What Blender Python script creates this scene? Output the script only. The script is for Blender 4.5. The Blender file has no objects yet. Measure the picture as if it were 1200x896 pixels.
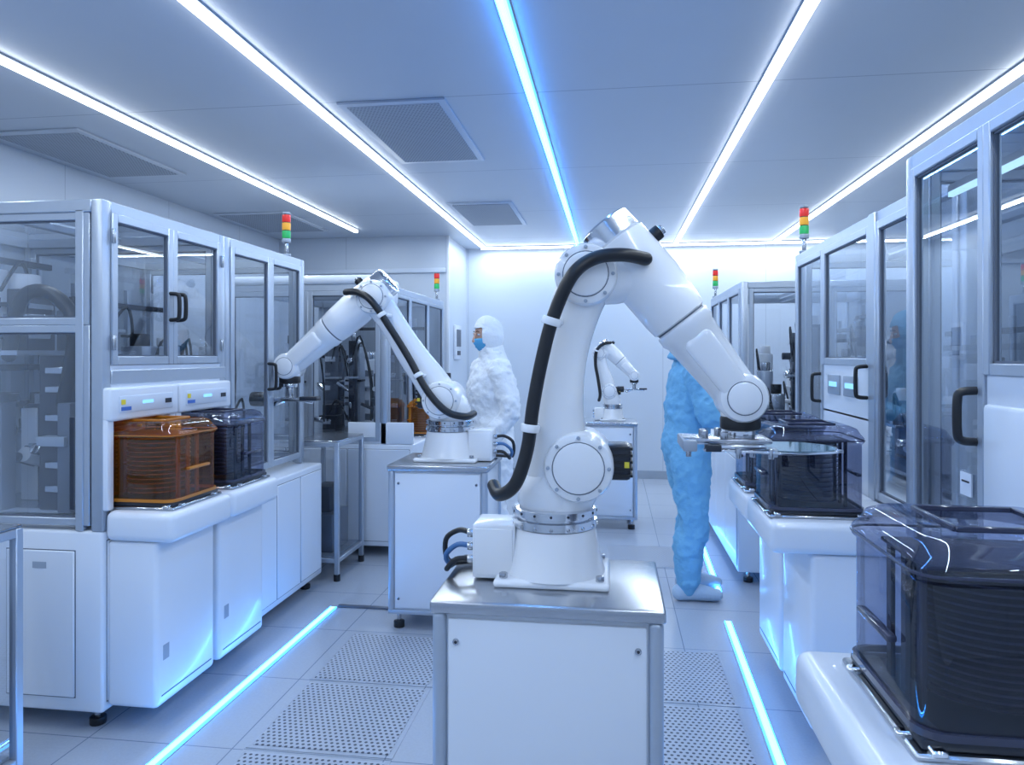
import bpy, bmesh, math, random
from mathutils import Vector, Matrix
random.seed(3)
S=bpy.context.scene
V=Vector
# ---------------------------------------------------------------- materials
def newmat(name):
    m=bpy.data.materials.new(name); m.use_nodes=True
    nt=m.node_tree; nt.nodes.clear()
    o=nt.nodes.new('ShaderNodeOutputMaterial')
    return m,nt,o
def pbr(name,col,rough=.5,metal=0,var=.04,ns=6,bump=0,bs=60,coat=0,emis=None,es=0,rvar=0.004,stretch=None):
    m,nt,o=newmat(name); N=nt.nodes.new; L=nt.links.new
    p=N('ShaderNodeBsdfPrincipled'); L(p.outputs[0],o.inputs[0])
    tc=N('ShaderNodeTexCoord'); n=N('ShaderNodeTexNoise'); n.inputs['Scale'].default_value=ns
    if stretch:
        mp=N('ShaderNodeMapping'); mp.inputs['Scale'].default_value=stretch; L(tc.outputs['Object'],mp.inputs[0]); L(mp.outputs[0],n.inputs['Vector'])
    else: L(tc.outputs['Object'],n.inputs['Vector'])
    r=N('ShaderNodeMix'); r.data_type='RGBA'
    r.inputs[6].default_value=[c*(1-var) for c in col]+[1]
    r.inputs[7].default_value=[min(1,c*(1+var)) for c in col]+[1]
    L(n.outputs[0],r.inputs[0]); L(r.outputs[2],p.inputs['Base Color'])
    mr=N('ShaderNodeMapRange'); mr.inputs[3].default_value=max(0.02,rough-rvar); mr.inputs[4].default_value=rough+rvar
    L(n.outputs[0],mr.inputs[0]); L(mr.outputs[0],p.inputs['Roughness'])
    p.inputs['Metallic'].default_value=metal
    p.inputs['Coat Weight'].default_value=coat
    if emis:
        p.inputs['Emission Color'].default_value=(*emis,1); p.inputs['Emission Strength'].default_value=es
        m.cycles.emission_sampling='NONE'
    if bump:
        n2=N('ShaderNodeTexNoise'); n2.inputs['Scale'].default_value=bs; n2.inputs['Detail'].default_value=4
        L(tc.outputs['Object'],n2.inputs['Vector'])
        bp=N('ShaderNodeBump'); bp.inputs['Strength'].default_value=bump; bp.inputs['Distance'].default_value=.02
        L(n2.outputs[0],bp.inputs['Height']); L(bp.outputs[0],p.inputs['Normal'])
    return m
def glass(name,tint,refl=.08,rough=.01,haze=0,hazecol=(.6,.7,.85),top=.75):
    m,nt,o=newmat(name); N=nt.nodes.new; L=nt.links.new
    t=N('ShaderNodeBsdfTransparent'); t.inputs[0].default_value=(*tint,1)
    d=N('ShaderNodeBsdfDiffuse'); d.inputs[0].default_value=(*hazecol,1)
    mh=N('ShaderNodeMixShader'); mh.inputs[0].default_value=haze; L(t.outputs[0],mh.inputs[1]); L(d.outputs[0],mh.inputs[2])
    g=N('ShaderNodeBsdfGlossy'); g.inputs['Roughness'].default_value=rough; g.inputs[0].default_value=(.9,.95,1,1)
    lw=N('ShaderNodeLayerWeight'); lw.inputs[0].default_value=.3
    mr=N('ShaderNodeMapRange'); mr.inputs[3].default_value=refl; mr.inputs[4].default_value=top
    L(lw.outputs['Fresnel'],mr.inputs[0])
    mx=N('ShaderNodeMixShader'); L(mr.outputs[0],mx.inputs[0]); L(mh.outputs[0],mx.inputs[1]); L(g.outputs[0],mx.inputs[2])
    L(mx.outputs[0],o.inputs[0]); return m
def emit(name,col,s,samp=False):
    m,nt,o=newmat(name); e=nt.nodes.new('ShaderNodeEmission'); e.inputs[0].default_value=(*col,1); e.inputs[1].default_value=s
    nt.links.new(e.outputs[0],o.inputs[0])
    if not samp: m.cycles.emission_sampling='NONE'
    return m
def mathn(nt,op,a,b=None):
    n=nt.nodes.new('ShaderNodeMath'); n.operation=op
    for i,x in enumerate((a,b)):
        if x is None: continue
        if isinstance(x,(int,float)): n.inputs[i].default_value=x
        else: nt.links.new(x,n.inputs[i])
    return n.outputs[0]
def seams(name,col,seamcol,axes,rough=.4,width=.006,coat=0,speck=0):
    m=pbr(name,col,rough,coat=coat,var=.02+speck,ns=(90 if speck else 3)); nt=m.node_tree; N=nt.nodes.new; L=nt.links.new
    p=[n for n in nt.nodes if n.type=='BSDF_PRINCIPLED'][0]
    src=p.inputs['Base Color'].links[0].from_socket
    g=N('ShaderNodeNewGeometry'); sx=N('ShaderNodeSeparateXYZ'); L(g.outputs['Position'],sx.inputs[0])
    acc=None
    for ax,pitch,off in axes:
        f=mathn(nt,'FRACT',mathn(nt,'DIVIDE',mathn(nt,'ADD',sx.outputs[ax],off+100*pitch),pitch))
        l=mathn(nt,'LESS_THAN',f,width/pitch)
        acc=l if acc is None else mathn(nt,'MAXIMUM',acc,l)
    mx=N('ShaderNodeMix'); mx.data_type='RGBA'; L(acc,mx.inputs[0]); L(src,mx.inputs[6]); mx.inputs[7].default_value=(*seamcol,1)
    L(mx.outputs[2],p.inputs['Base Color'])
    return m
def dots(name,col,hole,pitch,rad,rough=.4,metal=0):
    m=pbr(name,col,rough,metal); nt=m.node_tree; N=nt.nodes.new; L=nt.links.new
    p=[n for n in nt.nodes if n.type=='BSDF_PRINCIPLED'][0]
    src=p.inputs['Base Color'].links[0].from_socket
    g=N('ShaderNodeNewGeometry'); sx=N('ShaderNodeSeparateXYZ'); L(g.outputs['Position'],sx.inputs[0])
    y=mathn(nt,'DIVIDE',mathn(nt,'ADD',sx.outputs[1],50),pitch)
    row=mathn(nt,'MULTIPLY',mathn(nt,'MODULO',mathn(nt,'FLOOR',y),2.0),.5)
    x=mathn(nt,'ADD',mathn(nt,'DIVIDE',mathn(nt,'ADD',sx.outputs[0],50),pitch),row)
    fx=mathn(nt,'SUBTRACT',mathn(nt,'FRACT',x),.5); fy=mathn(nt,'SUBTRACT',mathn(nt,'FRACT',y),.5)
    d=mathn(nt,'SQRT',mathn(nt,'ADD',mathn(nt,'MULTIPLY',fx,fx),mathn(nt,'MULTIPLY',fy,fy)))
    l=mathn(nt,'LESS_THAN',d,rad)
    mx=N('ShaderNodeMix'); mx.data_type='RGBA'; L(l,mx.inputs[0]); L(src,mx.inputs[6]); mx.inputs[7].default_value=(*hole,1)
    L(mx.outputs[2],p.inputs['Base Color']); return m

WHT=pbr('white_enamel',(.72,.76,.82),.28,coat=.2,var=.01)
ROB=pbr('robot_white_paint',(.82,.83,.85),.25,coat=.4,var=.01)
PANEL=pbr('cabinet_panel',(.62,.68,.77),.35,var=.02)
ALU=pbr('aluminium_frame',(.46,.51,.58),.38,.6,var=.03,ns=30)
STEEL=pbr('brushed_steel',(.50,.52,.55),.26,1,var=.03,ns=8,stretch=(1,40,40))
CHR=pbr('polished_metal',(.75,.77,.8),.15,1,var=.02)
BLK=pbr('black_rubber',(.010,.011,.014),.4,var=.1)
DRK=pbr('dark_plastic',(.022,.026,.038),.35,var=.1)
GRY=pbr('machine_grey',(.13,.15,.19),.4,.3,var=.1)
LGR=pbr('light_grey_part',(.36,.41,.48),.4,.2,var=.05)
GAP=pbr('seam_shadow_gasket',(.12,.14,.18),.7)
GL=glass('clear_glass',(.88,.91,.95),.07,.006)
GLR=glass('door_glass_reflective',(.82,.86,.91),.20,.004)
AMB=glass('amber_polycarbonate',(1.0,.58,.13),.05,.02,.04,(.95,.38,.02),.4)
AMBI=glass('amber_window',(.95,.45,.06),.04,.05,.45,(.95,.38,.02))
AMBR=pbr('amber_rib',(.50,.18,.015),.3,coat=.3)
SMK=glass('smoke_polycarbonate',(.66,.68,.78),.06,.012,.02,(.25,.27,.45),.4)
SMKR=pbr('smoke_rib',(.04,.045,.08),.15,coat=.4)
WAF=glass('wafer_glass',(.55,.75,.8),.35,.05,.15,(.5,.8,.8))
DISC=pbr('wafer_silicon',(.025,.025,.045),.2,.5)
DISCA=pbr('wafer_in_amber_box',(.20,.08,.015),.3,.2)
LWHITE=emit('led_white',(.86,.93,1.0),7,True)
LBLUE=emit('led_blue_core',(.55,.84,1.0),1.7)
LBSIDE=emit('led_blue_side',(.04,.30,1.0),20,True)
FBLUE=emit('floor_led_core',(.50,.82,1.0),1.6)
FBSIDE=emit('floor_led_side',(.02,.30,1.0),14,True)
DISP=emit('display_blue',(.25,.6,1),1.5)
RED=pbr('signal_red',(.65,.02,.02),.3,emis=(1,.05,.02),es=.2)
YEL=pbr('signal_amber',(.75,.35,.03),.3,emis=(1,.5,.05),es=.2)
GRN=pbr('signal_green',(.02,.35,.10),.3,emis=(.05,.7,.2),es=.2)
LBL=pbr('label_yellow',(.8,.65,.05),.5)
LBB=pbr('label_blue',(.05,.15,.5),.5)
SKIN=pbr('skin',(.60,.36,.26),.5)
EYE=pbr('eye_dark',(.02,.015,.015),.2)
MASK=pbr('mask_blue',(.10,.40,.68),.8)
SUITW=pbr('suit_white_fabric',(.80,.83,.87),.75,bump=.8,bs=14)
SUITB=pbr('suit_blue_fabric',(.17,.44,.68),.75,bump=.8,bs=14)
SHOE=pbr('shoe_cover',(.45,.58,.72),.8,bump=.4,bs=30)
GLOVE=pbr('glove_nitrile',(.6,.7,.82),.5)
BCAB=pbr('blue_cable',(.06,.16,.35),.4)
M_FLOOR=seams('floor_tiles',(.42,.46,.53),(.20,.24,.31),[(0,.6,.24),(1,.6,.41)],.24,.005,speck=.05,coat=.3)
M_CEIL=seams('ceiling_panels',(.55,.60,.68),(.30,.35,.44),[(1,1.5,.85)],.35,.008)
M_WALL=seams('wall_panels',(.58,.64,.72),(.40,.45,.53),[(0,1.2,.6)],.4,.006)
M_WALLS=seams('wall_panels_side',(.60,.66,.74),(.40,.45,.53),[(1,1.2,.2)],.4,.006)
M_PERF=dots('perforated_steel',(.44,.48,.55),(.05,.06,.09),.0235,.27,.35)
M_VENT=dots('vent_mesh',(.38,.42,.49),(.18,.21,.26),.02,.3,.5)

# ---------------------------------------------------------------- mesh builder
def crom(pts,n=6):
    out=[]; P=[tuple(p) for p in pts]; P=[P[0]]+P+[P[-1]]
    for i in range(1,len(P)-2):
        for j in range(n):
            t=j/n; a,b,c,d=P[i-1],P[i],P[i+1],P[i+2]
            out.append(tuple(.5*((2*b[k])+(-a[k]+c[k])*t+(2*a[k]-5*b[k]+4*c[k]-d[k])*t*t+(-a[k]+3*b[k]-3*c[k]+d[k])*t**3) for k in range(len(b))))
    out.append(P[-2]); return out
class B:
    def __init__(s,name,M=None):
        s.bm=bmesh.new(); s.name=name; s.mats=[]; s.M=M or Matrix.Identity(4)
    def mi(s,m):
        if m not in s.mats: s.mats.append(m)
        return s.mats.index(m)
    def merge(s,t,m):
        i=s.mi(m); mp={}
        for v in t.verts: mp[v]=s.bm.verts.new(s.M@v.co)
        for f in t.faces:
            try: nf=s.bm.faces.new([mp[v] for v in f.verts]); nf.material_index=i; nf.smooth=True
            except ValueError: pass
        t.free()
    def box(s,m,x0,x1,y0,y1,z0,z1,bev=0,seg=2,R=None):
        t=bmesh.new(); bmesh.ops.create_cube(t,size=1)
        c=V(((x0+x1)/2,(y0+y1)/2,(z0+z1)/2)); d=V((abs(x1-x0),abs(y1-y0),abs(z1-z0)))
        for v in t.verts: v.co=V((v.co.x*d.x,v.co.y*d.y,v.co.z*d.z))
        if bev>0:
            bmesh.ops.bevel(t,geom=t.edges[:],offset=min(bev,min(d)*.49),segments=seg,profile=.5,affect='EDGES')
        for v in t.verts:
            v.co=(R@v.co if R else v.co)+c
        s.merge(t,m)
    def quad(s,m,pts):
        t=bmesh.new(); t.faces.new([t.verts.new(p) for p in pts]); s.merge(t,m)
    def rings(s,m,rs,cap=True):
        t=bmesh.new(); vs=[[t.verts.new(p) for p in r] for r in rs]; n=len(rs[0])
        for a,b in zip(vs,vs[1:]):
            for i in range(n):
                t.faces.new((a[i],a[(i+1)%n],b[(i+1)%n],b[i]))
        if cap: t.faces.new(vs[0][::-1]); t.faces.new(vs[-1])
        bmesh.ops.recalc_face_normals(t,faces=t.faces[:])
        s.merge(t,m)
    def lathe(s,m,o,ax,prof,n=28):
        o=V(o); ax=V(ax).normalized(); u=ax.orthogonal().normalized(); w=ax.cross(u)
        s.rings(m,[[o+ax*h+(u*math.cos(2*math.pi*i/n)+w*math.sin(2*math.pi*i/n))*r for i in range(n)] for h,r in prof])
    def cyl(s,m,p0,p1,r,bev=None,n=28):
        p0=V(p0);p1=V(p1);L=(p1-p0).length; b=min(r*.12,L*.3) if bev is None else bev
        pr=[(0,r-b),(b*.3,r-b*.3),(b,r),(L-b,r),(L-b*.3,r-b*.3),(L,r-b)] if b>0 else [(0,r),(L,r)]
        s.lathe(m,p0,p1-p0,pr,n)
    def sweep(s,m,pts,rad,ref=(0,1,0),n=20,power=2,round0=True,round1=True,smooth=0):
        ref=V(ref)
        rad=[(r,r) if isinstance(r,(int,float)) else r for r in (rad if isinstance(rad,list) else [rad]*len(pts))]
        D=[tuple(p)+tuple(r) for p,r in zip(pts,rad)]
        if smooth: D=crom(D,smooth)
        P=[V(d[:3]) for d in D]; R=[d[3:] for d in D]; rs=[]
        def ring(c,T,a,b):
            Nn=ref.cross(T)
            if Nn.length<1e-3: Nn=T.orthogonal()
            Nn.normalize(); Bn=T.cross(Nn); out=[]
            for i in range(n):
                q=2*math.pi*i/n; cx,sx=math.cos(q),math.sin(q)
                ex=2/power
                out.append(c+Nn*(a*math.copysign(abs(cx)**ex,cx))+Bn*(b*math.copysign(abs(sx)**ex,sx)))
            return out
        for i,c in enumerate(P):
            T=(P[min(i+1,len(P)-1)]-P[max(i-1,0)]).normalized(); a,b=R[i]
            if i==0 and round0:
                for q in (85,60,35,15):
                    q=math.radians(q); k=min(a,b); rs.append(ring(c-T*k*math.sin(q),T,a*math.cos(q),b*math.cos(q)))
            rs.append(ring(c,T,a,b))
            if i==len(P)-1 and round1:
                for q in (15,35,60,85):
                    q=math.radians(q); k=min(a,b); rs.append(ring(c+T*k*math.sin(q),T,a*math.cos(q),b*math.cos(q)))
        s.rings(m,rs)
    def ball(s,m,c,r,n=20,fn=None,keep=None):
        t=bmesh.new(); bmesh.ops.create_uvsphere(t,u_segments=n,v_segments=n*3//4,radius=1)
        if keep:
            bmesh.ops.delete(t,geom=[f for f in t.faces if not keep(f.calc_center_median())],context='FACES')
        r=(r,r,r) if isinstance(r,(int,float)) else r
        for v in t.verts:
            d=v.co.copy(); v.co=V((d.x*r[0],d.y*r[1],d.z*r[2]))+V(c)
            if fn: v.co+=V(fn(d))
        s.merge(t,m)
    def done(s,ang=38,parent=None):
        me=bpy.data.meshes.new(s.name); s.bm.to_mesh(me); s.bm.free()
        for m in s.mats: me.materials.append(m)
        me.set_sharp_from_angle(angle=math.radians(ang))
        ob=bpy.data.objects.new(s.name,me); S.collection.objects.link(ob)
        if parent: ob.parent=parent
        return ob
def T(x,y,z=0,rz=0): return Matrix.Translation((x,y,z))@Matrix.Rotation(math.radians(rz),4,'Z')

# ---------------------------------------------------------------- room
XL,XR,YF,YB,YB2,ZC=-3.8,2.7,-1.6,8.95,7.9,2.83
def slab(name,m,*a):
    b=B(name); b.box(m,*a); return b.done()
slab('floor',M_FLOOR,XL-.1,XR+.1,YF-.1,YB+.1,-.1,0)
slab('ceiling',M_CEIL,XL-.1,XR+.1,YF-.1,YB+.1,ZC,ZC+.1)
slab('wall_left',M_WALLS,XL-.1,XL,YF,YB2,0,ZC)
slab('wall_right',M_WALLS,XR,XR+.1,YF,YB,0,ZC)
slab('wall_back',M_WALL,-1.82,XR+.1,YB,YB+.1,0,ZC)
slab('wall_back_step',M_WALL,XL-.1,-1.82,YB2,YB+.1,0,ZC)
slab('wall_front',M_WALL,XL-.1,XR+.1,YF-.1,YF,0,ZC)
slab('baseboard_back',LGR,-1.82,XR,YB-.015,YB,0,.1)
slab('baseboard_left',LGR,XL,XL+.015,YF,YB2-.015,0,.1)
slab('baseboard_right',LGR,XR-.015,XR,YF,YB-.015,0,.1)
b=B('trim_1'); b.box(WHT,-1.83,-1.80,YB2-.01,YB2+.03,0,ZC-.002,.004); b.done()
b=B('trim_2'); b.box(PANEL,XL,-1.84,YB2-.03,YB2,2.42,2.47,.006); b.done()
b=B('trim_3'); b.box(GRY,-1.62,-1.20,4.13,4.16,0,.012,.003); b.done()
def lamp(name,x,y,z,sx,sy,col,power):
    L=bpy.data.lights.new(name,'AREA'); L.shape='RECTANGLE'; L.size=sx; L.size_y=sy; L.color=col; L.energy=power
    o=bpy.data.objects.new(name,L); S.collection.objects.link(o); o.location=(x,y,z)
    return o
WP=5.3   # watts per metre of strip
def ceil_strip(x0,x1,y0,y1,blue=False):
    b=B('ceiling_light_strip'); horiz=(x1-x0)>(y1-y0)
    b.box(ALU,x0-.01,x1+.01,y0,y1,ZC-.01,ZC)
    if blue:
        b.box(LBSIDE,x0,x0+.005,y0+.01,y1-.01,ZC-.03,ZC-.01); b.box(LBSIDE,x1-.005,x1,y0+.01,y1-.01,ZC-.03,ZC-.01)
        b.box(LBLUE,x0+.005,x1-.005,y0+.01,y1-.01,ZC-.032,ZC-.01)
    else: b.box(LWHITE,x0,x1,y0+.01,y1-.01,ZC-.032,ZC-.01)
    ob=b.done()
    ln=(x1-x0) if horiz else (y1-y0)
    l=lamp('strip_lamp',(x0+x1)/2,(y0+y1)/2,ZC-.034,(x1-x0)-(.024 if blue else .004),(y1-y0)-.02,(.22,.50,1.0) if blue else (.76,.88,1.0),WP*ln*(.35 if blue else 1))
    l.parent=ob
for x,bl,ye in ((-2.69,0,7.4),(-1.56,0,8.74),(-.41,1,8.74),(.735,0,8.74),(1.86,0,8.74)):
    ceil_strip(x-.018,x+.018,-1.4,ye,bl)
ceil_strip(-1.6,2.55,8.765,8.805)
def floor_strip(x0,y0,x1,y1):
    b=B('floor_light_strip'); L=math.hypot(x1-x0,y1-y0); a=math.atan2(y1-y0,x1-x0)
    b.M=T(x0,y0,0,math.degrees(a))
    b.box(ALU,0,L,-.024,.024,0,.004)
    b.box(FBLUE,.005,L-.005,-.014,.014,.004,.011); b.box(FBSIDE,.005,L-.005,-.018,-.014,.004,.011); b.box(FBSIDE,.005,L-.005,.014,.018,.004,.011)
    ob=b.done()
    l=lamp('floor_strip_lamp',(x0+x1)/2,(y0+y1)/2,.0125,L-.02,.006,(.05,.32,1.0),1.6*L)
    l.rotation_euler=(Matrix.Rotation(a,4,'Z')@Matrix.Rotation(math.pi,4,'X')).to_euler(); l.parent=ob
floor_strip(-1.69,.6,-1.64,4.12)
floor_strip(.585,1.8,.64,4.2)
floor_strip(.665,4.72,.715,6.5)
def vent(x0,x1,y0,y1):
    b=B('ceiling_vent'); z=ZC
    b.box(M_CEIL,x0,x1,y0,y1,z-.012,z,.004)
    b.box(M_VENT,x0+.04,x1-.04,y0+.05,y1-.05,z-.016,z-.012)
    b.done()
vent(-1.44,-.86,3.65,4.85); vent(-1.44,-.86,6.2,7.3); vent(-3.72,-3.1,3.85,4.95); vent(-3.72,-3.0,6.35,7.4)
def perf(x0,x1,y0,y1):
    b=B('perforated_floor_panel'); b.box(M_FLOOR,x0,x1,y0,y1,0,.003); b.box(M_PERF,x0+.02,x1-.02,y0+.02,y1-.02,.003,.005); b.done()
for y in (2.02,2.605,3.19): perf(-1.39,-.81,y,y+.575)
for y in (2.605,3.19): perf(-.06,.54,y,y+.575)
perf(-.06,.54,5.2,5.78)

# ---------------------------------------------------------------- pedestals
def pedestal(x0,x1,y0,y1,h):
    b=B('robot_pedestal'); zb=.09
    b.box(WHT,x0+.015,x1-.015,y0+.015,y1-.015,zb,h-.03,.008)
    for x in (x0,x1-.035):
        for y in (y0,y1-.035): b.box(ALU,x,x+.035,y,y+.035,zb,h-.03,.013,3)
    b.box(STEEL,x0-.005,x1+.005,y0-.005,y1+.005,h-.032,h,.007,3)
    b.box(ALU,x0,x1,y0,y1,zb-.005,zb+.02,.005)
    b.box(WHT,x0+.04,x1-.04,y0+.004,y0+.02,zb+.03,h-.045,.003)
    for x in (x0+.06,x1-.06):
        for z in (h-.1,zb+.08): b.cyl(STEEL,(x,y0+.005,z),(x,y0-.001,z),.008,n=14); b.cyl(DRK,(x,y0,z),(x,y0-.002,z),.004,n=8)
    for x in (x0+.05,x1-.05):
        for y in (y0+.05,y1-.05):
            b.cyl(STEEL,(x,y,.03),(x,y,zb),.012,n=12); b.cyl(BLK,(x,y,0),(x,y,.035),.03,n=16)
    return b.done()
pedestal(-.44,.12,1.735,2.15,.9)
pedestal(-1.22,-.667,3.84,4.34,.9)
pedestal(-.27,.21,6.3,6.75,.92)

# ---------------------------------------------------------------- robots
def robot(loc,k,SH,LA,LAr,E,A,Wr,hose,hr,clamps,tool,boxside=-1,cables=True):
    b=B('industrial_robot_arm'); b.M=Matrix.Translation(loc)
    P=lambda p,y=0:V((p[0],y,p[1]))
    b.box(ROB,-.15*k,.15*k,-.13*k,.13*k,0,.02*k,.018*k,3)
    for x in (-.125,.125):
        for y in (-.105,.105): b.cyl(STEEL,(x*k,y*k,.02*k),(x*k,y*k,.034*k),.011*k,n=10)
    b.lathe(ROB,(0,0,.018*k),(0,0,1),[(h*k,r*k) for h,r in ((0,.138),(.01,.135),(.03,.129),(.07,.120),(.11,.113),(.12,.110))],36)
    b.lathe(CHR,(0,0,.138*k),(0,0,1),[(h*k,r*k) for h,r in ((0,.106),(.003,.114),(.024,.114),(.027,.104),(.031,.104),(.034,.114),(.052,.114),(.056,.107))],40)
    for i in range(16):
        q=i*math.pi/8; b.cyl(STEEL,(.108*k*math.cos(q),.108*k*math.sin(q),.148*k),(.117*k*math.cos(q),.117*k*math.sin(q),.148*k),.005*k,n=8)
        b.cyl(DRK,(.108*k*math.cos(q),.108*k*math.sin(q),.182*k),(.1155*k*math.cos(q),.1155*k*math.sin(q),.182*k),.0035*k,n=8)
    b.lathe(ROB,(0,0,.194*k),(0,0,1),[(h*k,r*k) for h,r in ((0,.095),(.008,.1),(.05,.1),(.07,.094))],36)
    b.sweep(ROB,[(0,0,.22*k),(SH[0]*.4,0,.255*k),(SH[0],0,SH[1])],[(.098*k,.098*k),(.098*k,.095*k),(.085*k,.085*k)],n=28,power=2.6)
    b.cyl(ROB,P(SH,-.115*k),P(SH,.1*k),.09*k,.016*k,40)
    b.lathe(GAP,P(SH,-.1165*k),(0,1,0),[(0,.068*k),(.004*k,.068*k)],36)
    b.cyl(ROB,P(SH,-.122*k),P(SH,-.11*k),.066*k,.006*k,36)
    for i in range(8):
        q=i*math.pi/4; c=(SH[0]+.078*k*math.cos(q),SH[1]+.078*k*math.sin(q)); b.cyl(LGR,P(c,-.119*k),P(c,-.11*k),.005*k,n=8)
    sx=1 if boxside<0 else -1
    b.box(DRK,SH[0]+(.06 if sx>0 else -.135)*k,SH[0]+(.135 if sx>0 else -.06)*k,-.02*k,.075*k,SH[1]-.045*k,SH[1]+.05*k,.01*k)
    for j in range(5):
        xs=sorted((SH[0]+sx*.075*k,SH[0]+sx*.14*k)); b.box(BLK,xs[0],xs[1],-.024*k,.078*k,SH[1]+(-.035+j*.018)*k,SH[1]+(-.028+j*.018)*k)
    xs=sorted((SH[0]+sx*.118*k,SH[0]+sx*.131*k)); b.box(LBL,xs[0],xs[1],-.0255*k,-.02*k,SH[1]-.01*k,SH[1]+.006*k)
    b.sweep(ROB,[P(p,-.01*k) for p in LA],[(r*k,r*k*.9) for r in LAr],n=32,power=2.5,smooth=6)
    b.cyl(ROB,P(E,-.095*k),P(E,.09*k),.082*k,.016*k,40)
    b.lathe(GAP,P(E,-.0965*k),(0,1,0),[(0,.060*k),(.004*k,.060*k)],36)
    b.cyl(ROB,P(E,-.102*k),P(E,-.09*k),.058*k,.006*k,32)
    for i in range(8):
        q=i*math.pi/4; c=(E[0]+.07*k*math.cos(q),E[1]+.07*k*math.sin(q)); b.cyl(LGR,P(c,-.099*k),P(c,-.09*k),.005*k,n=8)
    a=P(A); w=P(Wr); d=(w-a); L=d.length; d.normalize(); f=L/.587
    e=P(E); near=a+d*max(.17*f,min(.26*f,(e-a).dot(d)+.05*f))
    b.sweep(ROB,[e,(e+near)/2,near],[(.076*k,.08*k),(.078*k,.08*k),(.07*k,.078*k)],n=28,power=2.4)
    b.lathe(CHR,a,d,[(h*f,r*k) for h,r in ((0,.055),(.001,.066),(.006,.072),(.055,.075),(.06,.07))],40)
    b.lathe(ROB,a,d,[(h*f,r*k) for h,r in ((.058,.072),(.064,.08),(.13,.084),(.2,.087),(.3,.082),(.328,.078),(.332,.072))],40)
    b.lathe(GAP,a,d,[(.33*f,.071*k),(.338*f,.071*k)],36)
    b.lathe(ROB,a,d,[(h*f,r*k) for h,r in ((.336,.071),(.34,.077),(.365,.078),(.375,.072),(.45,.066),(.52,.061),(.587,.058))],40)
    sd=d.cross(V((0,1,0)))
    b.sweep(ROB,[a+d*.40*f+V((0,-.055*k,0)),a+d*.57*f+V((0,-.05*k,0))],[(.04*k,.02*k),(.036*k,.018*k)],n=20,power=4)
    side=sd if sd.x*( -1 if boxside>0 else 1)>0 else -sd
    c=a+d*.11*f+side*.085*k
    b.cyl(BLK,c-side*.02*k,c+side*.02*k,.02*k,n=16); b.cyl(STEEL,c+side*.015*k,c+side*.03*k,.013*k,n=14)
    b.cyl(ROB,P(Wr,-.068*k),P(Wr,.068*k),.064*k,.018*k,36)
    b.lathe(GAP,P(Wr,-.0695*k),(0,1,0),[(0,.044*k),(.004*k,.044*k)],32)
    b.cyl(ROB,P(Wr,-.074*k),P(Wr,-.065*k),.042*k,.005*k,28)
    b.sweep(ROB,[P(Wr),P((Wr[0],Wr[1]-.05*k))],[(.055*k,.05*k),(.05*k,.048*k)],n=24,power=2.5,round1=False)
    b.cyl(BLK,P((Wr[0],Wr[1]-.05*k)),P((Wr[0],Wr[1]-.085*k)),.052*k,.006*k,28)
    b.cyl(CHR,P((Wr[0],Wr[1]-.085*k)),P((Wr[0],Wr[1]-.105*k)),.038*k,.003*k,28)
    zt=Wr[1]-.105*k; X=Wr[0]
    if tool=='fork':
        b.box(STEEL,X-.15,X+.07,-.06,.06,zt-.012,zt,.004)
        b.box(CHR,X-.09,X+.05,-.085,.085,zt-.022,zt-.012,.003)
        for y in (-.07,-.025,.025,.07):
            b.cyl(STEEL,(X-.12+abs(y),y*.8,zt),(X-.12+abs(y),y*.8,zt+.018),.01,n=14)
        b.box(LGR,X-.155,X-.12,-.09,.09,zt-.03,zt-.002,.004); b.box(DRK,X-.10,X-.06,-.09,-.06,zt-.03,zt-.012,.003)
        for y in (-.075,.075):
            b.sweep(CHR,[(X-.1,y,zt-.026),(X+.02,y,zt-.028),(X+.1,y*1.15,zt-.03),(X+.2,y*.7,zt-.03),(X+.245,y*.35,zt-.03)],[(.004,.013)]*4+[(.004,.007)],n=12,power=4,smooth=5)
            b.box(LGR,X+.06,X+.075,y-.02,y+.02,zt-.04,zt-.02,.002)
        for x,y in ((-.14,-.07),(-.02,-.095),(.06,-.09),(.02,-.06)): b.cyl(STEEL,(X+x,y,zt-.045),(X+x,y,zt-.02),.007,n=12)
        b.cyl(WAF,(X+.13,0,zt-.024),(X+.13,0,zt-.0225),.105,0,48)
        b.lathe(CHR,(X+.13,0,zt-.0255),(0,0,1),[(0,.04),(.001,.04)],32)
    else:
        b.cyl(STEEL,(X,0,zt-.05*k),(X,0,zt),.02*k,n=16)
        b.box(STEEL,X-.13*k,X+.12*k,-.025*k,.025*k,zt-.07*k,zt-.05*k,.004)
        b.cyl(BLK,(X-.20*k,0,zt-.06*k),(X-.12*k,0,zt-.06*k),.036*k,n=20)
        b.box(DRK,X+.06*k,X+.15*k,-.03*k,.03*k,zt-.065*k,zt-.045*k,.004)
        b.cyl(CHR,(X-.1*k,0,zt-.095*k),(X-.02*k,0,zt-.06*k),.012*k,n=12)
        b.cyl(CHR,(X+.02*k,0,zt-.06*k),(X+.12*k,0,zt-.075*k),.008*k,n=12)
    hp=crom([(p[0],p[2]*k if len(p)>2 else -.125*k,p[1]) for p in hose],8)
    b.sweep(BLK,hp,hr,ref=(.05,1,.02),n=16)
    for (i,ax) in clamps:
        p=V(hp[min(i,len(hp)-2)]); q=V(hp[min(i+1,len(hp)-1)]); dd=(q-p).normalized()
        b.cyl(ROB,p-dd*.01*k,p+dd*.01*k,hr*1.45,.002,18)
        b.sweep(ROB,[p,p+V((ax*.02*k,.07*k,0))],[(.01*k,.01*k)]*2,n=10,ref=(0,0,1))
    bx=boxside
    x0,x1=sorted((bx*.10*k,bx*.215*k))
    b.box(ROB,x0,x1,-.07*k,.06*k,.004,.15*k,.008*k,3)
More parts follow.
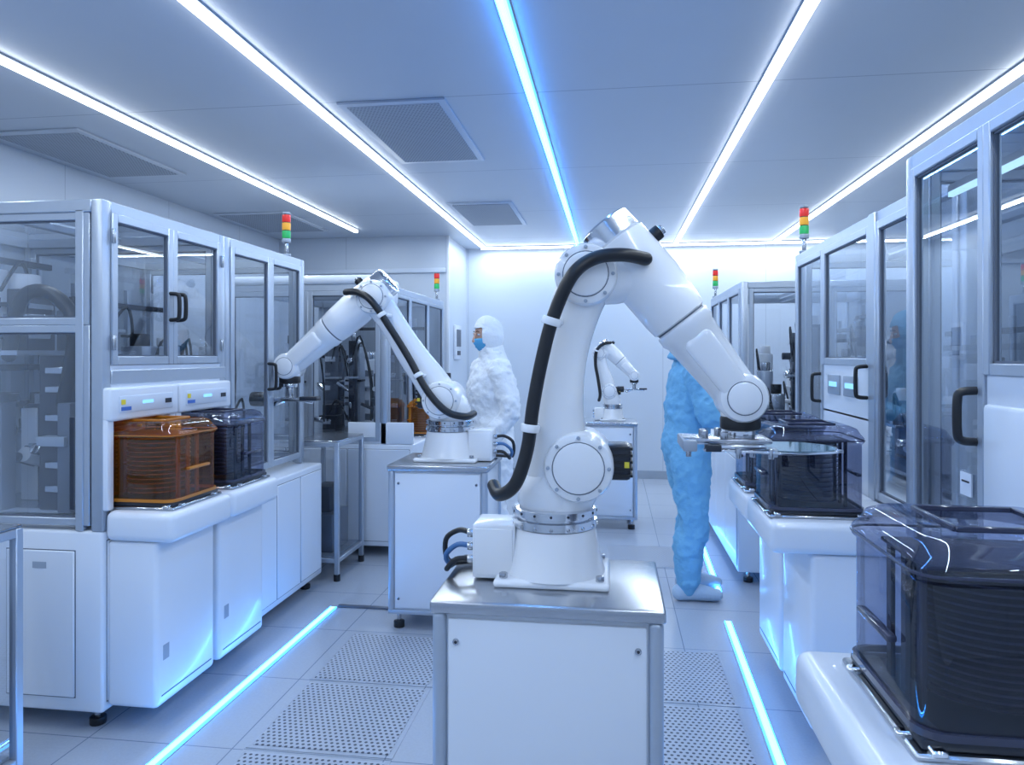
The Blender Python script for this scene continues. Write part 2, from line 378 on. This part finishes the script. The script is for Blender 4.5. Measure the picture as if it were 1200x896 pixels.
    b.box(ROB,x0+.006*k,x1-.006*k,-.074*k,-.066*k,.015*k,.138*k,.003)
    for j in range(3):
        zz=(.045+.035*j)*k; xx=bx*.215*k
        b.cyl(STEEL,(xx,-.03*k,zz),(xx+bx*.02*k,-.03*k,zz),.011*k,n=12)
        if cables:
            yy=(-.03+.02*j)*k
            b.sweep(BLK if j!=1 else BCAB,[(xx+bx*.01*k,-.03*k,zz),(xx+bx*.05*k,yy-.01*k,zz+.0*k),(xx+bx*(.078+.006*j)*k,yy,zz-.03*k),(xx+bx*(.07+.008*j)*k,yy+.02*k,.02*k),(xx+bx*.04*k,yy+.09*k,.012*k),(0,.16*k,.012*k)],.0075*k,n=10,smooth=5,ref=(0,0,1))
    return b.done()
robot((-.157,1.975,.9),1.0,(.07,.31),
  [(.012,.29),(.0,.39),(.006,.496),(.026,.613),(.055,.718),(.088,.805)],[.088,.086,.074,.066,.068,.075],
  (.088,.81),(.132,.955),(.49,.49),
  [(.24,.845,-.1),(.18,.853),(.11,.845),(.055,.80,-.14),(.008,.70,-.13),(-.022,.59),(-.045,.47),(-.06,.36),(-.09,.27),(-.135,.235,-.1),(-.16,.25,-.05)],.0175,[(33,1),(52,1)],'fork')
robot((-.93,4.1,.9),1.2,(-.03,.345),
  [(-.03,.33),(-.10,.44),(-.22,.60),(-.33,.77),(-.42,.90)],[.085,.08,.07,.062,.07],
  (-.435,.935),(-.36,1.04),(-.975,.535),
  [(-.58,.96,-.1),(-.5,.955),(-.41,.90,-.14),(-.3,.74,-.13),(-.2,.58),(-.09,.40,-.14),(.02,.29,-.15),(.12,.26,-.13),(.15,.27,-.05)],.02,[(20,1),(36,1)],'grip',boxside=1)
robot((.0,6.55,.92),.75,(-.03,.26),
  [(-.03,.25),(-.06,.36),(-.1,.48),(-.12,.58)],[.09,.085,.075,.075],
  (-.12,.60),(-.10,.70),(.19,.40),
  [(-.02,.69,-.1),(-.08,.68),(-.14,.62,-.14),(-.15,.5),(-.13,.38),(-.11,.24),(-.12,.18,-.08)],.014,[(16,1)],'grip',cables=False)

# ---------------------------------------------------------------- cabinets
GLASSNOW=[GL]
def frame(b,axis,a0,a1,z0,z1,c,fw=.035,th=.03,fm=ALU):
    g=GLASSNOW[0]
    def bx(m,p0,p1,q0,q1,c0,c1,bev=.003):
        if axis=='x': b.box(m,p0,p1,c0,c1,q0,q1,bev,1)
        else: b.box(m,c0,c1,p0,p1,q0,q1,bev,1)
    h=th/2
    bx(fm,a0,a0+fw,z0,z1,c-h,c+h); bx(fm,a1-fw,a1,z0,z1,c-h,c+h)
    bx(fm,a0+fw,a1-fw,z0,z0+fw,c-h,c+h); bx(fm,a0+fw,a1-fw,z1-fw,z1,c-h,c+h)
    p=[(a0+fw,z0+fw),(a1-fw,z0+fw),(a1-fw,z1-fw),(a0+fw,z1-fw)]
    b.quad(g,[(q[0],c,q[1]) if axis=='x' else (c,q[0],q[1]) for q in p])
    for p0,p1,q0,q1 in ((a0+fw,a0+fw+.006,z0+fw,z1-fw),(a1-fw-.006,a1-fw,z0+fw,z1-fw),(a0+fw,a1-fw,z0+fw,z0+fw+.006),(a0+fw,a1-fw,z1-fw-.006,z1-fw)):
        bx(GAP,p0,p1,q0,q1,c-.006,c+.006,0)
def handle(b,x,z0,z1,y,r=.009,off=.045):
    b.sweep(BLK,[(x,y,z0),(x,y-off*.8,z0+.004),(x,y-off,z0+.025),(x,y-off,z1-.025),(x,y-off*.8,z1-.004),(x,y,z1)],r,ref=(1,0,0),n=12,smooth=4)
def shellframe(b,W,D,zb,zt,fw=.05):
    for x in (0,W-fw):
        for y in (0,D-fw): b.box(ALU,x,x+fw,y,y+fw,zb,zt,.006,2)
    for y in (0,D-fw): b.box(ALU,fw,W-fw,y,y+fw,zt-fw,zt,.004,1)
    for x in (0,W-fw): b.box(ALU,x,x+fw,fw,D-fw,zt-fw,zt,.004,1)
    b.quad(GL,[(fw*.5,fw*.5,zt-.01),(W-fw*.5,fw*.5,zt-.01),(W-fw*.5,D-fw*.5,zt-.01),(fw*.5,D-fw*.5,zt-.01)])  # unseen glass top, added to let ceiling light into the cabinet
    b.box(ALU,fw,W-fw,D*.5-.02,D*.5+.02,zt-.045,zt-.012,.004,1)
    b.box(LGR,fw,W-fw,D-.03,D-.01,zb,zt-fw)
def lower(b,x0,x1,y0,y1,z0,z1,splits=2,feet=True):
    b.box(WHT,x0,x1,y0,y1,z0,z1,.012,3)
    n=splits; w=(x1-x0-.04)/n
    for i in range(n):
        b.box(WHT,x0+.02+i*w+.006,x0+.02+(i+1)*w-.006,y0-.006,y0+.01,z0+.04,z1-.04,.004,1)
        b.box(GAP,x0+.02+i*w+.003,x0+.02+(i+1)*w-.003,y0-.0012,y0+.002,z0+.037,z1-.037)
    if feet:
        for x in (x0+.08,x1-.08):
            for y in (y0+.08,y1-.08): b.cyl(STEEL,(x,y,.02),(x,y,z0+.01),.014,n=10); b.cyl(BLK,(x,y,0),(x,y,.03),.032,n=14)
def sidepanel(b,x,s,y0,y1,z0,z1):
    b.box(GAP,x-.001,x+.001,y0-.004,y1+.004,z0-.004,z1+.004)
    xs=sorted((x-s*.004,x+s*.007)); b.box(WHT,xs[0],xs[1],y0,y1,z0,z1,.003,1)
    xs=sorted((x+s*.006,x+s*.009)); ym=(y0+y1)/2; b.box(LGR,xs[0],xs[1],ym-.03,ym+.03,z1-.07,z1-.045)
def innards(b,x0,x1,y0,y1,z0,z1,n,seed):
    """handling machinery: stages, columns, motors, rails and cable loops"""
    r=random.Random(seed)
    b.box(STEEL,x0,x1,y0,y1,z0,z0+.02)
    for i in range(n):
        w=r.uniform(.06,.18);d=r.uniform(.06,.18);h=r.uniform(.15,(z1-z0)*.85)
        x=r.uniform(x0,x1-w);y=r.uniform(y0+.03,y1-d); m=r.choice([GRY,DRK,DRK,STEEL,GRY,WHT,ALU])
        b.box(m,x,x+w,y,y+d,z0+.02,z0+.02+h,.006,2)
        for j in range(int(h/.13)):
            zz=z0+.07+j*.13; b.box(r.choice([STEEL,DRK,GRY,CHR]),x+.008,x+w*r.uniform(.3,.9),y-.012,y+.004,zz,zz+r.uniform(.015,.06),.003,1)
        b.box(r.choice([STEEL,DRK,LGR]),x-.02,x+w+.02,y-.025,y+d*.6,z0+h*.6,z0+h*.6+.018,.003,1)
        if r.random()<.8: b.cyl(r.choice([STEEL,BLK,CHR,ROB]),(x+w/2,y+d/2,z0+h),(x+w/2,y+d/2,z0+h+.09),min(w,d)*.4,n=18)
        if r.random()<.6: b.cyl(r.choice([CHR,ROB,DRK]),(x+w/2,y-.01,z0+h*.8),(x+w/2,y-.07,z0+h*.8),w*.3,n=20)
        if r.random()<.5: b.cyl(r.choice([CHR,ROB,DRK]),(x+w*.2,y+.02,z0+h*.45),(x+w*.2-.12,y+.02,z0+h*.55),w*.2,n=18)
        if r.random()<.7:
            b.sweep(BLK,[(x+w/2,y,z0+h*.8),(x+w/2+.08,y-.03,z0+h+.06),(x+w/2+.16,y,z0+h*.6),(x+w/2+.15,y+.05,z0+.1)],.008,n=8,smooth=4,ref=(.1,.3,1))
    for i in range(3):
        z=z0+(z1-z0)*(.35+.27*i); b.box(DRK,x0,x1,y1-.12,y1-.09,z,z+.03,.002,1)
    for i in range(4):
        x=x0+(x1-x0)*(.05+.27*i); b.box(ALU,x,x+.03,y1-.09,y1-.06,z0,z1,.002,1)
def loadport(b,x0,x1,P,ch=.1,inner=None,rec=.1):
    w=x1-x0
    b.box(WHT,x0+.004,x1-.004,-P,-.002,.76,.88,.03,4)
    b.box(WHT,x0+.02,x1-.02,-(P-ch),-.002,.10,.76,.02,3)
    b.box(GAP,x0+.05,x1-.05,-(P-ch)-.001,-(P-ch)+.004,.14,.145)
    b.box(LGR,x0+.06,x0+.10,-(P-ch)-.001,-(P-ch)+.004,.28,.34)
    b.box(WHT,x0+.004,x0+.045,-.02,.03,.88,1.25,.01,2); b.box(WHT,x1-.045,x1-.004,-.02,.03,.88,1.25,.01,2)
    if inner: b.quad(inner,[(x0+.05,rec,.9),(x1-.05,rec,.9),(x1-.05,rec,1.24),(x0+.05,rec,1.24)])
    b.box(GRY,x0+.02,x1-.02,rec+.04,rec+.06,.88,1.25)
    b.box(DRK,x0+.07,x1-.07,rec+.01,rec+.03,.92,1.18,.01)
    b.box(WHT,x0+.004,x1-.004,-.035,.02,1.235,1.37,.012,3)
    b.box(PANEL,x0+.05,x1-.05,-.038,-.03,1.265,1.335,.006,2)
    b.box(DISP,x0+w*.42,x0+w*.58,-.041,-.036,1.297,1.312,.003,1)
    b.box(LBL,x0+.06,x0+.085,-.040,-.036,1.30,1.32); b.box(LBB,x0+.06,x0+.12,-.040,-.036,1.275,1.29)
    b.box(DRK,x1-.11,x1-.065,-.040,-.036,1.29,1.31)
b=B('wafer_tool_cabinet',T(-2,2.62,0,90)); W,D=.92,1.15
lower(b,0,W,0,D,.08,.80); sidepanel(b,0,-1,.12,.42,.14,.72); sidepanel(b,0,-1,.5,1.05,.14,.72)
shellframe(b,W,D,.80,2.12)
b.box(ALU,.05,W,-.004,.05,1.38,1.44,.004,1)
b.box(WHT,.05,W-.05,.0,.03,1.36,1.46,.004,1)
frame(b,'x',.05,.46,1.46,2.075,.008); frame(b,'x',.46,.87,1.46,2.075,.008)
handle(b,.435,1.66,1.78,-.006); handle(b,.485,1.66,1.78,-.006)
for zz in (1.55,1.98):
    for xx in (.052,.868): b.cyl(STEEL,(xx,-.012,zz-.03),(xx,-.012,zz+.03),.008,n=10)
frame(b,'y',.06,D-.05,.82,1.62,.02,fw=.03); frame(b,'y',.06,D-.05,1.62,2.07,.02,fw=.03)
b.box(ALU,.0,.03,.085,.12,.80,2.08,.003,1)
frame(b,'y',.06,D-.05,1.4,2.07,W-.02,fw=.03)
loadport(b,.0,.46,.30,.08,inner=AMBI); loadport(b,.46,.92,.30,.08)
innards(b,.20,.84,.35,1.05,.82,1.5,14,4); innards(b,.08,.84,.45,1.05,1.5,2.0,7,9)
b.box(DRK,.16,.34,.26,.42,.84,1.5,.01); b.box(GRY,.12,.2,.24,.30,.84,1.3,.006); b.box(LGR,.1,.36,.25,.38,1.12,1.16,.004)
for zz in (.92,1.02,1.22,1.34,1.42): b.box(STEEL,.145,.16,.28,.38,zz,zz+.03,.004,1)
b.sweep(BLK,[(.16,.3,1.3),(.16,.25,1.62),(.16,.36,1.76),(.16,.5,1.74),(.16,.56,1.5)],.03,ref=(1,0,0),n=14,smooth=6)
# small wafer stage in the near end of the tool
b.cyl(STEEL,(.16,.72,.84),(.16,.72,1.02),.05); b.cyl(DRK,(.16,.72,1.02),(.16,.72,1.07),.11); b.cyl(CHR,(.16,.72,1.07),(.16,.72,1.08),.12)
b.box(GRY,.12,.2,.56,.62,.84,1.34,.006); b.box(STEEL,.08,.2,.54,.80,1.30,1.34,.004); b.cyl(ROB,(.14,.74,1.2),(.14,.74,1.3),.035)
b.sweep(BLK,[(.14,.6,1.34),(.12,.66,1.46),(.12,.78,1.44),(.13,.82,1.25),(.13,.84,.9)],.010,ref=(1,0,0),n=8,smooth=5)
b.done()
b=B('wafer_tool_cabinet',T(-2,3.54,0,90)); W,D=.98,1.15
lower(b,.0,W,-.12,D,.08,.80,3)
shellframe(b,W,D,.80,2.12)
frame(b,'x',.05,.5,.84,2.075,.008); frame(b,'x',.5,.93,.84,2.075,.008)
handle(b,.47,1.30,1.45,-.006); handle(b,.53,1.30,1.45,-.006)
frame(b,'y',.06,D-.05,.84,2.07,W-.02,fw=.03)
innards(b,.08,.9,.25,1.05,.82,1.9,12,21)
b.done()
b=B('wafer_tool_cabinet',T(-2.95,5.2)); W,D=1.29,1.85
lower(b,0,W+.2,0,D,.08,.84,3)
shellframe(b,W,D,.84,2.03)
b.box(WHT,-.0,W-.05,-.02,.5,2.03,2.10,.03,4)
frame(b,'x',.05,.68,.86,1.98,.008); frame(b,'x',.68,W-.05,.86,1.98,.008); handle(b,.66,1.3,1.45,-.006)
for i in range(3):
    y0=.05+i*.585; frame(b,'y',y0,y0+.58,.86,1.98,W-.01,fw=.03)
innards(b,.08,1.2,.2,1.7,.85,1.85,16,33)
b.box(WHT,W-.3,W+.2,.0,.03,.84,1.0,.006)
b.done()
GLASSNOW[0]=GLR
b=B('wafer_tool_cabinet',T(.92,2.45,0,-90)); W,D=1.85,1.1
lower(b,0,W,0.0,D,.08,.88,3)
shellframe(b,W,D,.88,2.12)
frame(b,'x',.05,.5,.9,2.075,.008,fw=.03)
frame(b,'x',.5,1.2,1.45,2.075,.008,fw=.03); frame(b,'x',1.2,1.8,1.45,2.075,.008,fw=.03)
b.box(WHT,.5,1.8,.0,.03,1.37,1.46,.006,1)
b.box(WHT,.5,.83,-.01,.03,.88,1.38,.012,2); b.box(WHT,1.35,1.8,-.01,.03,.88,1.38,.012,2)
handle(b,.465,1.28,1.41,-.006,.011)
b.box(WHT,.36,.42,.002,.006,1.13,1.19); b.box(DRK,.37,.41,.001,.006,1.165,1.17)
frame(b,'y',.06,D-.05,.9,2.07,.02,fw=.03)
loadport(b,.83,1.35,.54,.14)
innards(b,.1,1.75,.35,.95,.9,1.6,14,51)
b.box(FBLUE,.06,1.78,.10,.115,1.985,2.0); b.box(ALU,.06,1.78,.10,.13,2.0,2.02)
b.done()
b=B('wafer_tool_cabinet',T(1.13,4.74,0,-90)); W,D=2.22,1.1
lower(b,0,W,0.0,D,.08,.86,3)
shellframe(b,W,D,.86,2.12)
frame(b,'x',.05,.62,.88,2.075,.008); handle(b,.59,1.25,1.4,-.006)
frame(b,'x',.62,1.34,1.45,2.075,.008)
b.box(WHT,.62,1.34,.0,.03,1.2,1.46,.006,1)
b.box(ALU,1.34,1.42,-.01,.04,.86,2.12,.004,1); handle(b,1.32,1.31,1.45,-.01)
frame(b,'x',1.42,1.8,.88,2.075,.008); frame(b,'x',1.8,2.17,.88,2.075,.008)
b.box(WHT,.62,1.34,.0,.03,.86,1.22,.006,1)
for xx in (.72,.98):
    b.box(LGR,xx,xx+.2,-.008,0,1.3,1.4,.004); b.box(DISP,xx+.04,xx+.16,-.012,-.006,1.34,1.365)
for x0 in (.93,1.44):
    b.box(WHT,x0+.004,x0+.50,-.55,-.002,.76,.88,.03,4)
    b.box(WHT,x0+.02,x0+.48,-.40,-.002,.10,.76,.02,3)
    b.box(GAP,x0+.05,x0+.45,-.401,-.396,.14,.145)
frame(b,'y',.06,D-.05,.88,2.07,.02,fw=.03)
innards(b,.1,2.1,.35,.95,.88,1.7,16,61)
b.done()
GLASSNOW[0]=GL
b=B('wafer_tool_cabinet',T(.95,7.3,0,-90)); W,D=1.7,1.3
lower(b,0,2.4,-.14,D,.08,.85,5)
shellframe(b,W,D,.85,2.05)
for i in range(3): frame(b,'x',.05+i*.533,.05+(i+1)*.533,.87,2.0,.008,fw=.03)
frame(b,'y',.06,.65,.87,2.0,W-.02,fw=.03); frame(b,'y',.65,D-.05,.87,2.0,W-.02,fw=.03)
innards(b,.1,1.6,.2,1.1,.86,1.8,10,71); innards(b,1.15,1.62,.12,1.1,.86,1.9,10,77)
b.done()

# ---------------------------------------------------------------- wafer carriers
def carrier(cx,cy,z,tint,rib,disc,rz=0,w=.34,h=.35,n=13):
    b=B('wafer_carrier',T(cx,cy,z,rz)); a=w/2
    b.box(STEEL,-a-.012,a+.012,-a-.012,a+.012,0,.012,.004,1)
    b.box(DRK,-a,a,-a,a,.012,.03,.006,2)
    for s in (-1,1):
        b.box(CHR,s*(a-.02)-.012,s*(a-.02)+.012,-a-.02,a+.02,.012,.022,.003,1)
        b.box(CHR,-a-.022,a+.022,s*(a-.05)-.01,s*(a-.05)+.01,.012,.02,.003,1)
    def rr(hx,z,c):
        o=[]
        for qx,qy,a0 in ((1,1,0),(-1,1,90),(-1,-1,180),(1,-1,270)):
            for k in range(7):
                q=math.radians(a0+15*k); o.append(V((qx*(hx-c)+c*math.cos(q),qy*(hx-c)+c*math.sin(q),z)))
        return o
    # corner points follow the arc centre signs, so build each corner from its own centre
    def rr(hx,z,c):
        o=[]
        for qx,qy,a0 in ((1,1,0),(-1,1,90),(-1,-1,180),(1,-1,270)):
            for k in range(7):
                q=math.radians(a0+15*k); o.append(V((qx*(hx-c)+c*math.cos(q),qy*(hx-c)+c*math.sin(q),z)))
        return o
    c=.045*w/.34
    b.rings(tint,[rr(a,.03,c),rr(a,h-.07,c),rr(a+.007,h-.062,c),rr(a+.007,h-.045,c),rr(a-.004,h-.03,c),rr(a-.014,h-.012,c*.9),rr(a-.035,h-.002,c*.7)])
    b.rings(rib,[rr(a+.006,.03,c),rr(a+.006,.042,c),rr(a-.001,.042,c),rr(a-.001,.03,c)],cap=False)
    b.rings(rib,[rr(a+.0095,h-.056,c),rr(a+.0095,h-.052,c),rr(a+.005,h-.052,c),rr(a+.005,h-.056,c)],cap=False)
    for s in (-1,1):
        xs=sorted((s*a,s*(a+.018))); b.box(rib,xs[0],xs[1],-a*.45,a*.45,h*.42,h*.42+.012,.004,2)
        b.box(rib,s*a*.5-.004,s*a*.5+.004,-a*.5,a*.5,h-.004,h+.006,.002,1)
    b.box(rib,-a*.5,a*.5,-a*.5-.004,-a*.5+.004,h-.004,h+.006,.002,1); b.box(rib,-a*.5,a*.5,a*.5-.004,a*.5+.004,h-.004,h+.006,.002,1)
    for i in range(n):
        zz=.055+(h-.13)*i/(n-1); b.lathe(disc,(0,0,zz),(0,0,1),[(0,a*.72),(.004,a*.72)],36)
    for s in (-1,1):
        for q in (-.4,.0,.4): b.box(disc,s*a*.76-.004,s*a*.76+.004,a*q-.010,a*q+.010,.03,h-.06)
    b.box(disc,-a*.8,a*.8,-a*.6,a*.6,h-.066,h-.058,.002,1)
    b.done()
carrier(-1.91,2.85,.88,AMB,AMBR,DISCA)
carrier(-1.91,3.31,.88,SMK,SMKR,DISC)
carrier(.77,3.05,.88,SMK,SMKR,DISC)
carrier(.77,3.555,.88,SMK,SMKR,DISC)
carrier(.64,1.36,.88,SMK,SMKR,DISC,n=18,h=.335)
carrier(-1.55,5.75,.84,AMB,AMBR,DISCA,w=.17,h=.3)

# ---------------------------------------------------------------- signal towers
def tower(x,y,z,s=1):
    b=B('signal_tower_light',T(x,y,z)); 
    b.cyl(LGR,(0,0,0),(0,0,.015*s),.028*s); b.cyl(STEEL,(0,0,.01*s),(0,0,.09*s),.012*s,n=14)
    b.cyl(LGR,(0,0,.085*s),(0,0,.11*s),.027*s)
    for i,m in enumerate((GRN,YEL,RED)):
        z0=(.112+.05*i)*s; b.cyl(m,(0,0,z0),(0,0,z0+.046*s),.026*s,n=24); b.cyl(DRK,(0,0,z0+.045*s),(0,0,z0+.051*s),.024*s,n=20)
    b.cyl(LGR,(0,0,.262*s),(0,0,.275*s),.025*s); b.done()
tower(-2.026,4.31,2.12,1.0); tower(-1.685,6.85,2.03,1.0); tower(1.155,4.62,2.12,1.05); tower(.975,7.15,2.05,1.0)

# ---------------------------------------------------------------- racks, monitor
def rack(x0,x1,y0,y1,h):
    b=B('steel_frame_rack'); f=.03
    for x in (x0,x1-f):
        for y in (y0,y1-f): b.box(ALU,x,x+f,y,y+f,.04,h,.003,1); b.cyl(BLK,(x+f/2,y+f/2,0),(x+f/2,y+f/2,.045),.022,n=12)
    for z in (.12,h-f):
        for y in (y0,y1-f): b.box(ALU,x0+f,x1-f,y,y+f,z,z+f,.003,1)
        for x in (x0,x1-f): b.box(ALU,x,x+f,y0+f,y1-f,z,z+f,.003,1)
    b.box(STEEL,x0+.002,x1-.002,y0+.002,y1-.002,h,h+.01,.003,1); b.box(LGR,x0+f,x1-f,y0+f,y1-f,.15,.16)
    b.quad(GL,[(x1-.015,y0+f,.16),(x1-.015,y1-f,.16),(x1-.015,y1-f,h-f),(x1-.015,y0+f,h-f)])
    b.quad(GL,[(x0+f,y0+.015,.16),(x1-f,y0+.015,.16),(x1-f,y0+.015,h-f),(x0+f,y0+.015,h-f)])
    b.box(GRY,x0+.06,x1-.08,y0+.1,y1-.1,.16,.42,.008); b.box(DRK,x0+.08,x1-.12,y0+.15,y1-.15,.42,.6,.008)
    b.done()
rack(-2.35,-1.97,1.7,2.2,.92); rack(-2.12,-1.80,4.6,5.1,.92)
def monitor(x,y,z,rz,w,h0,h1):
    b=B('monitor',T(x,y,z,rz)); b.box(DRK,-.09,.09,-.06,.06,0,.012,.004); b.box(DRK,-.015,.015,.01,.03,.01,h0+.06,.004)
    b.box(DRK,-w/2,w/2,-.02,.01,h0,h1,.008); b.box(GRY,-w/2+.01,w/2-.01,-.022,-.019,h0+.01,h1-.01); b.done()
monitor(-1.53,6.55,.84,-60,.3,.3,.5)
b=B('wall_control_panel'); b.box(WHT,-1.82,-1.79,8.2,8.5,1.45,1.85,.008); b.box(GRY,-1.79,-1.785,8.24,8.46,1.6,1.8); b.box(DRK,-1.79,-1.782,8.28,8.42,1.5,1.55); b.done()

# ---------------------------------------------------------------- people
def hand(name,par,m,wrist,elbow,side,curl=.5):
    w=V(wrist); d=(w-V(elbow)).normalized()
    up=V((0,1,0))*side
    across=d.cross(up).normalized(); pn=-(across.cross(d)).normalized()
    if pn.dot(up)>0: pn=-pn
    if across.x<0: across=-across
    b=B(name)
    b.sweep(m,[w-d*.03,w+d*.02,w+d*.06,w+d*.095],[(.026,.022),(.034,.017),(.042,.016),(.04,.014)],ref=pn,n=16)
    for i,(o,L) in enumerate(((.031,.075),(.011,.083),(-.010,.078),(-.030,.062))):
        p=w+d*.09+across*o; q=d.copy(); pts=[p-d*.02,p]; 
        for j,fr in enumerate((.42,.32,.26)):
            q=(q+pn*curl*(.35+.25*j)).normalized(); p=p+q*L*fr; pts.append(p.copy())
        b.sweep(m,pts,[.0095,.0095,.009,.0083,.007],ref=across,n=10)
    p=w+d*.025+across*.03; pts=[p-across*.015,p]
    q=(d*.75+across*.65+pn*.2).normalized()
    for L in (.035,.03,.024):
        p=p+q*L; pts.append(p.copy()); q=(q+d*.25+pn*.25).normalized()
    b.sweep(m,pts,[.012,.012,.011,.0095,.008],ref=pn,n=10)
    o=b.done(180,par); r=o.modifiers.new('fuse','REMESH'); r.mode='VOXEL'; r.voxel_size=.0035; r.use_smooth_shade=True
    sm=o.modifiers.new('sm','SMOOTH'); sm.iterations=3
def person(loc,yaw,suit,arms,lean=0,headyaw=0,feetx=((.0,.03),(.04,-.03)),head_tilt=0):
    e=bpy.data.objects.new('cleanroom_worker',None); S.collection.objects.link(e)
    e.location=loc; e.rotation_euler=(0,0,math.radians(yaw))
    b=B('body_suit')
    l=lean
    b.sweep(suit,[(0,0,.80),(0,0,.93),(.0+l*.3,0,1.10),(.01+l*.6,0,1.27),(.0+l*.9,0,1.39),(.0+l,0,1.46),(.01+l,0,1.54)],
        [(.12,.155),(.145,.185),(.135,.175),(.145,.19),(.12,.18),(.085,.12),(.07,.075)],n=28,smooth=4)
    for s,f in ((1,feetx[0]),(-1,feetx[1])):
        fx=f[0]
        b.sweep(suit,[(0,s*.085,.90),(fx*.3+.01,s*.1,.70),(fx*.6+.03,s*.105,.49),(fx*.8,s*.11,.30),(fx,s*.115,.13)],[(.12,.105),(.11,.1),(.088,.085),(.088,.083),(.07,.066)],n=20,smooth=4)
        el,wr=arms[0 if s>0 else 1]
        sh=(l*.95,s*.175,1.405)
        mid=((sh[0]+el[0])/2,(sh[1]+el[1])/2+s*.005,(sh[2]+el[2])/2)
        b.sweep(suit,[sh,mid,el],[.078,.072,.064],n=18,smooth=3)
        m2=tuple((el[i]+wr[i])/2 for i in range(3))
        b.sweep(suit,[el,m2,wr],[.064,.058,.043],n=18,smooth=3,round1=False)
        hand('hand_l' if s>0 else 'hand_r',e,GLOVE,wr,el,s)
    o=b.done(180,e)
    r=o.modifiers.new('fuse','REMESH'); r.mode='VOXEL'; r.voxel_size=.010; r.use_smooth_shade=True
    sm=o.modifiers.new('sm','SMOOTH'); sm.iterations=6; sm.factor=.6
    tx=bpy.data.textures.new('folds','CLOUDS'); tx.noise_scale=.13
    dm=o.modifiers.new('folds','DISPLACE'); dm.texture=tx; dm.strength=.045; dm.mid_level=.5
    tx2=bpy.data.textures.new('creases','CLOUDS'); tx2.noise_scale=.06; tx2.noise_type='HARD_NOISE'
    dm=o.modifiers.new('creases','DISPLACE'); dm.texture=tx2; dm.strength=-.020; dm.mid_level=.5
    b=B('shoe_covers')
    for s,f in ((1,feetx[0]),(-1,feetx[1])):
        fx=f[0]; y=s*.115
        b.sweep(SHOE,[(fx-.055,y,.052),(fx+.03,y,.055),(fx+.12,y+s*.01,.045),(fx+.175,y+s*.015,.038)],[(.05,.042),(.052,.045),(.043,.05),(.034,.042)],n=20,smooth=4)
        b.sweep(suit,[(fx,y,.07),(fx,y,.16),(fx,y,.24)],[(.058,.052),(.076,.074),(.086,.082)],n=20,smooth=3)
    o=b.done(180,e)
    # head
    hz=1.635; H=Matrix.Translation((.025+l,0,hz))@Matrix.Rotation(math.radians(headyaw),4,'Z')@Matrix.Rotation(math.radians(head_tilt),4,'Y')
    b=B('head',H)
    def face(d):
        return ((-.006*math.exp(-((d.z-.12)**2)/.02) if d.x>.6 else 0),0,0)
    b.ball(SKIN,(0,0,0),(.092,.074,.115),32,fn=face)
    b.sweep(SKIN,[(.088,0,.015),(.102,0,-.015),(.105,0,-.028)],[(.008,.007),(.012,.011),(.013,.016)],n=12)
    for s in (-1,1):
        b.ball(WHT,(.079,s*.030,.014),(.011,.014,.0085),14); b.ball(EYE,(.0875,s*.031,.014),(.004,.0055,.0055),10)
        b.sweep(EYE,[(.088,s*.014,.033),(.088,s*.032,.038),(.078,s*.047,.032)],[.0022,.003,.0018],n=8,ref=(0,0,1))
        b.sweep(SKIN,[(.088,s*.016,.021),(.089,s*.031,.024),(.078,s*.045,.020)],[.003,.004,.003],n=8,ref=(0,0,1))
        b.ball(SKIN,(0,s*.074,.0),(.018,.008,.03),12)
    b.sweep(SKIN,[(.083,-.022,-.065),(.091,0,-.062),(.083,.022,-.065)],[.004,.006,.004],n=8,ref=(0,0,1))
    b.done(180,e)
    b=B('face_mask',H)
    b.ball(MASK,(.004,0,-.006),(.104,.082,.112),36,keep=lambda c:c.x>.25 and -.88<c.z<-.02,fn=lambda d:(.012*math.exp(-(d.y**2)/.06)*max(0,-d.z+.1)+.003*math.sin(d.z*40),0,0))
    o=b.done(180,e); so=o.modifiers.new('thick','SOLIDIFY'); so.thickness=.002
    b=B('hood',H)
    b.ball(suit,(-.006,0,.004),(.108,.098,.132),40,keep=lambda c:not(c.x>.52 and abs(c.y)<.68 and -.66<c.z<.40))
    b.sweep(suit,[(-.01,0,-.09),(-.02,0,-.13),(-.02,0,-.19)],[(.09,.085),(.085,.09),(.11,.14)],n=28,smooth=3,round0=False,round1=False)
    o=b.done(180,e); so=o.modifiers.new('thick','SOLIDIFY'); so.thickness=.004
    ss=o.modifiers.new('ss','SUBSURF'); ss.levels=1; ss.render_levels=1
    dm=o.modifiers.new('folds','DISPLACE'); dm.texture=tx; dm.strength=.025; dm.mid_level=.5
    return e
person((-.83,4.93,0),212,SUITW,[((-.03,.26,1.12),(.12,.20,.90)),((-.02,-.25,1.12),(.10,-.20,.88))],head_tilt=6)
person((.46,4.66,0),8,SUITB,[((.08,.26,1.14),(.30,.20,1.20)),((.08,-.25,1.12),(.33,-.16,1.20))],lean=.02,head_tilt=14,feetx=((.05,0),(-.02,0)))

# ---------------------------------------------------------------- camera / world
w=bpy.data.worlds.new('world'); S.world=w; w.use_nodes=True
w.node_tree.nodes['Background'].inputs[0].default_value=(.5,.65,.9,1); w.node_tree.nodes['Background'].inputs[1].default_value=.3
S.view_settings.view_transform='Standard'
cam=bpy.data.cameras.new('camera'); co=bpy.data.objects.new('camera',cam); S.collection.objects.link(co)
cam.lens=25.5; cam.sensor_width=36; cam.shift_y=-32/1200; cam.clip_start=.05
co.location=(0,0,1.5); co.rotation_euler=(math.radians(90),0,math.radians(7.9))
S.camera=co
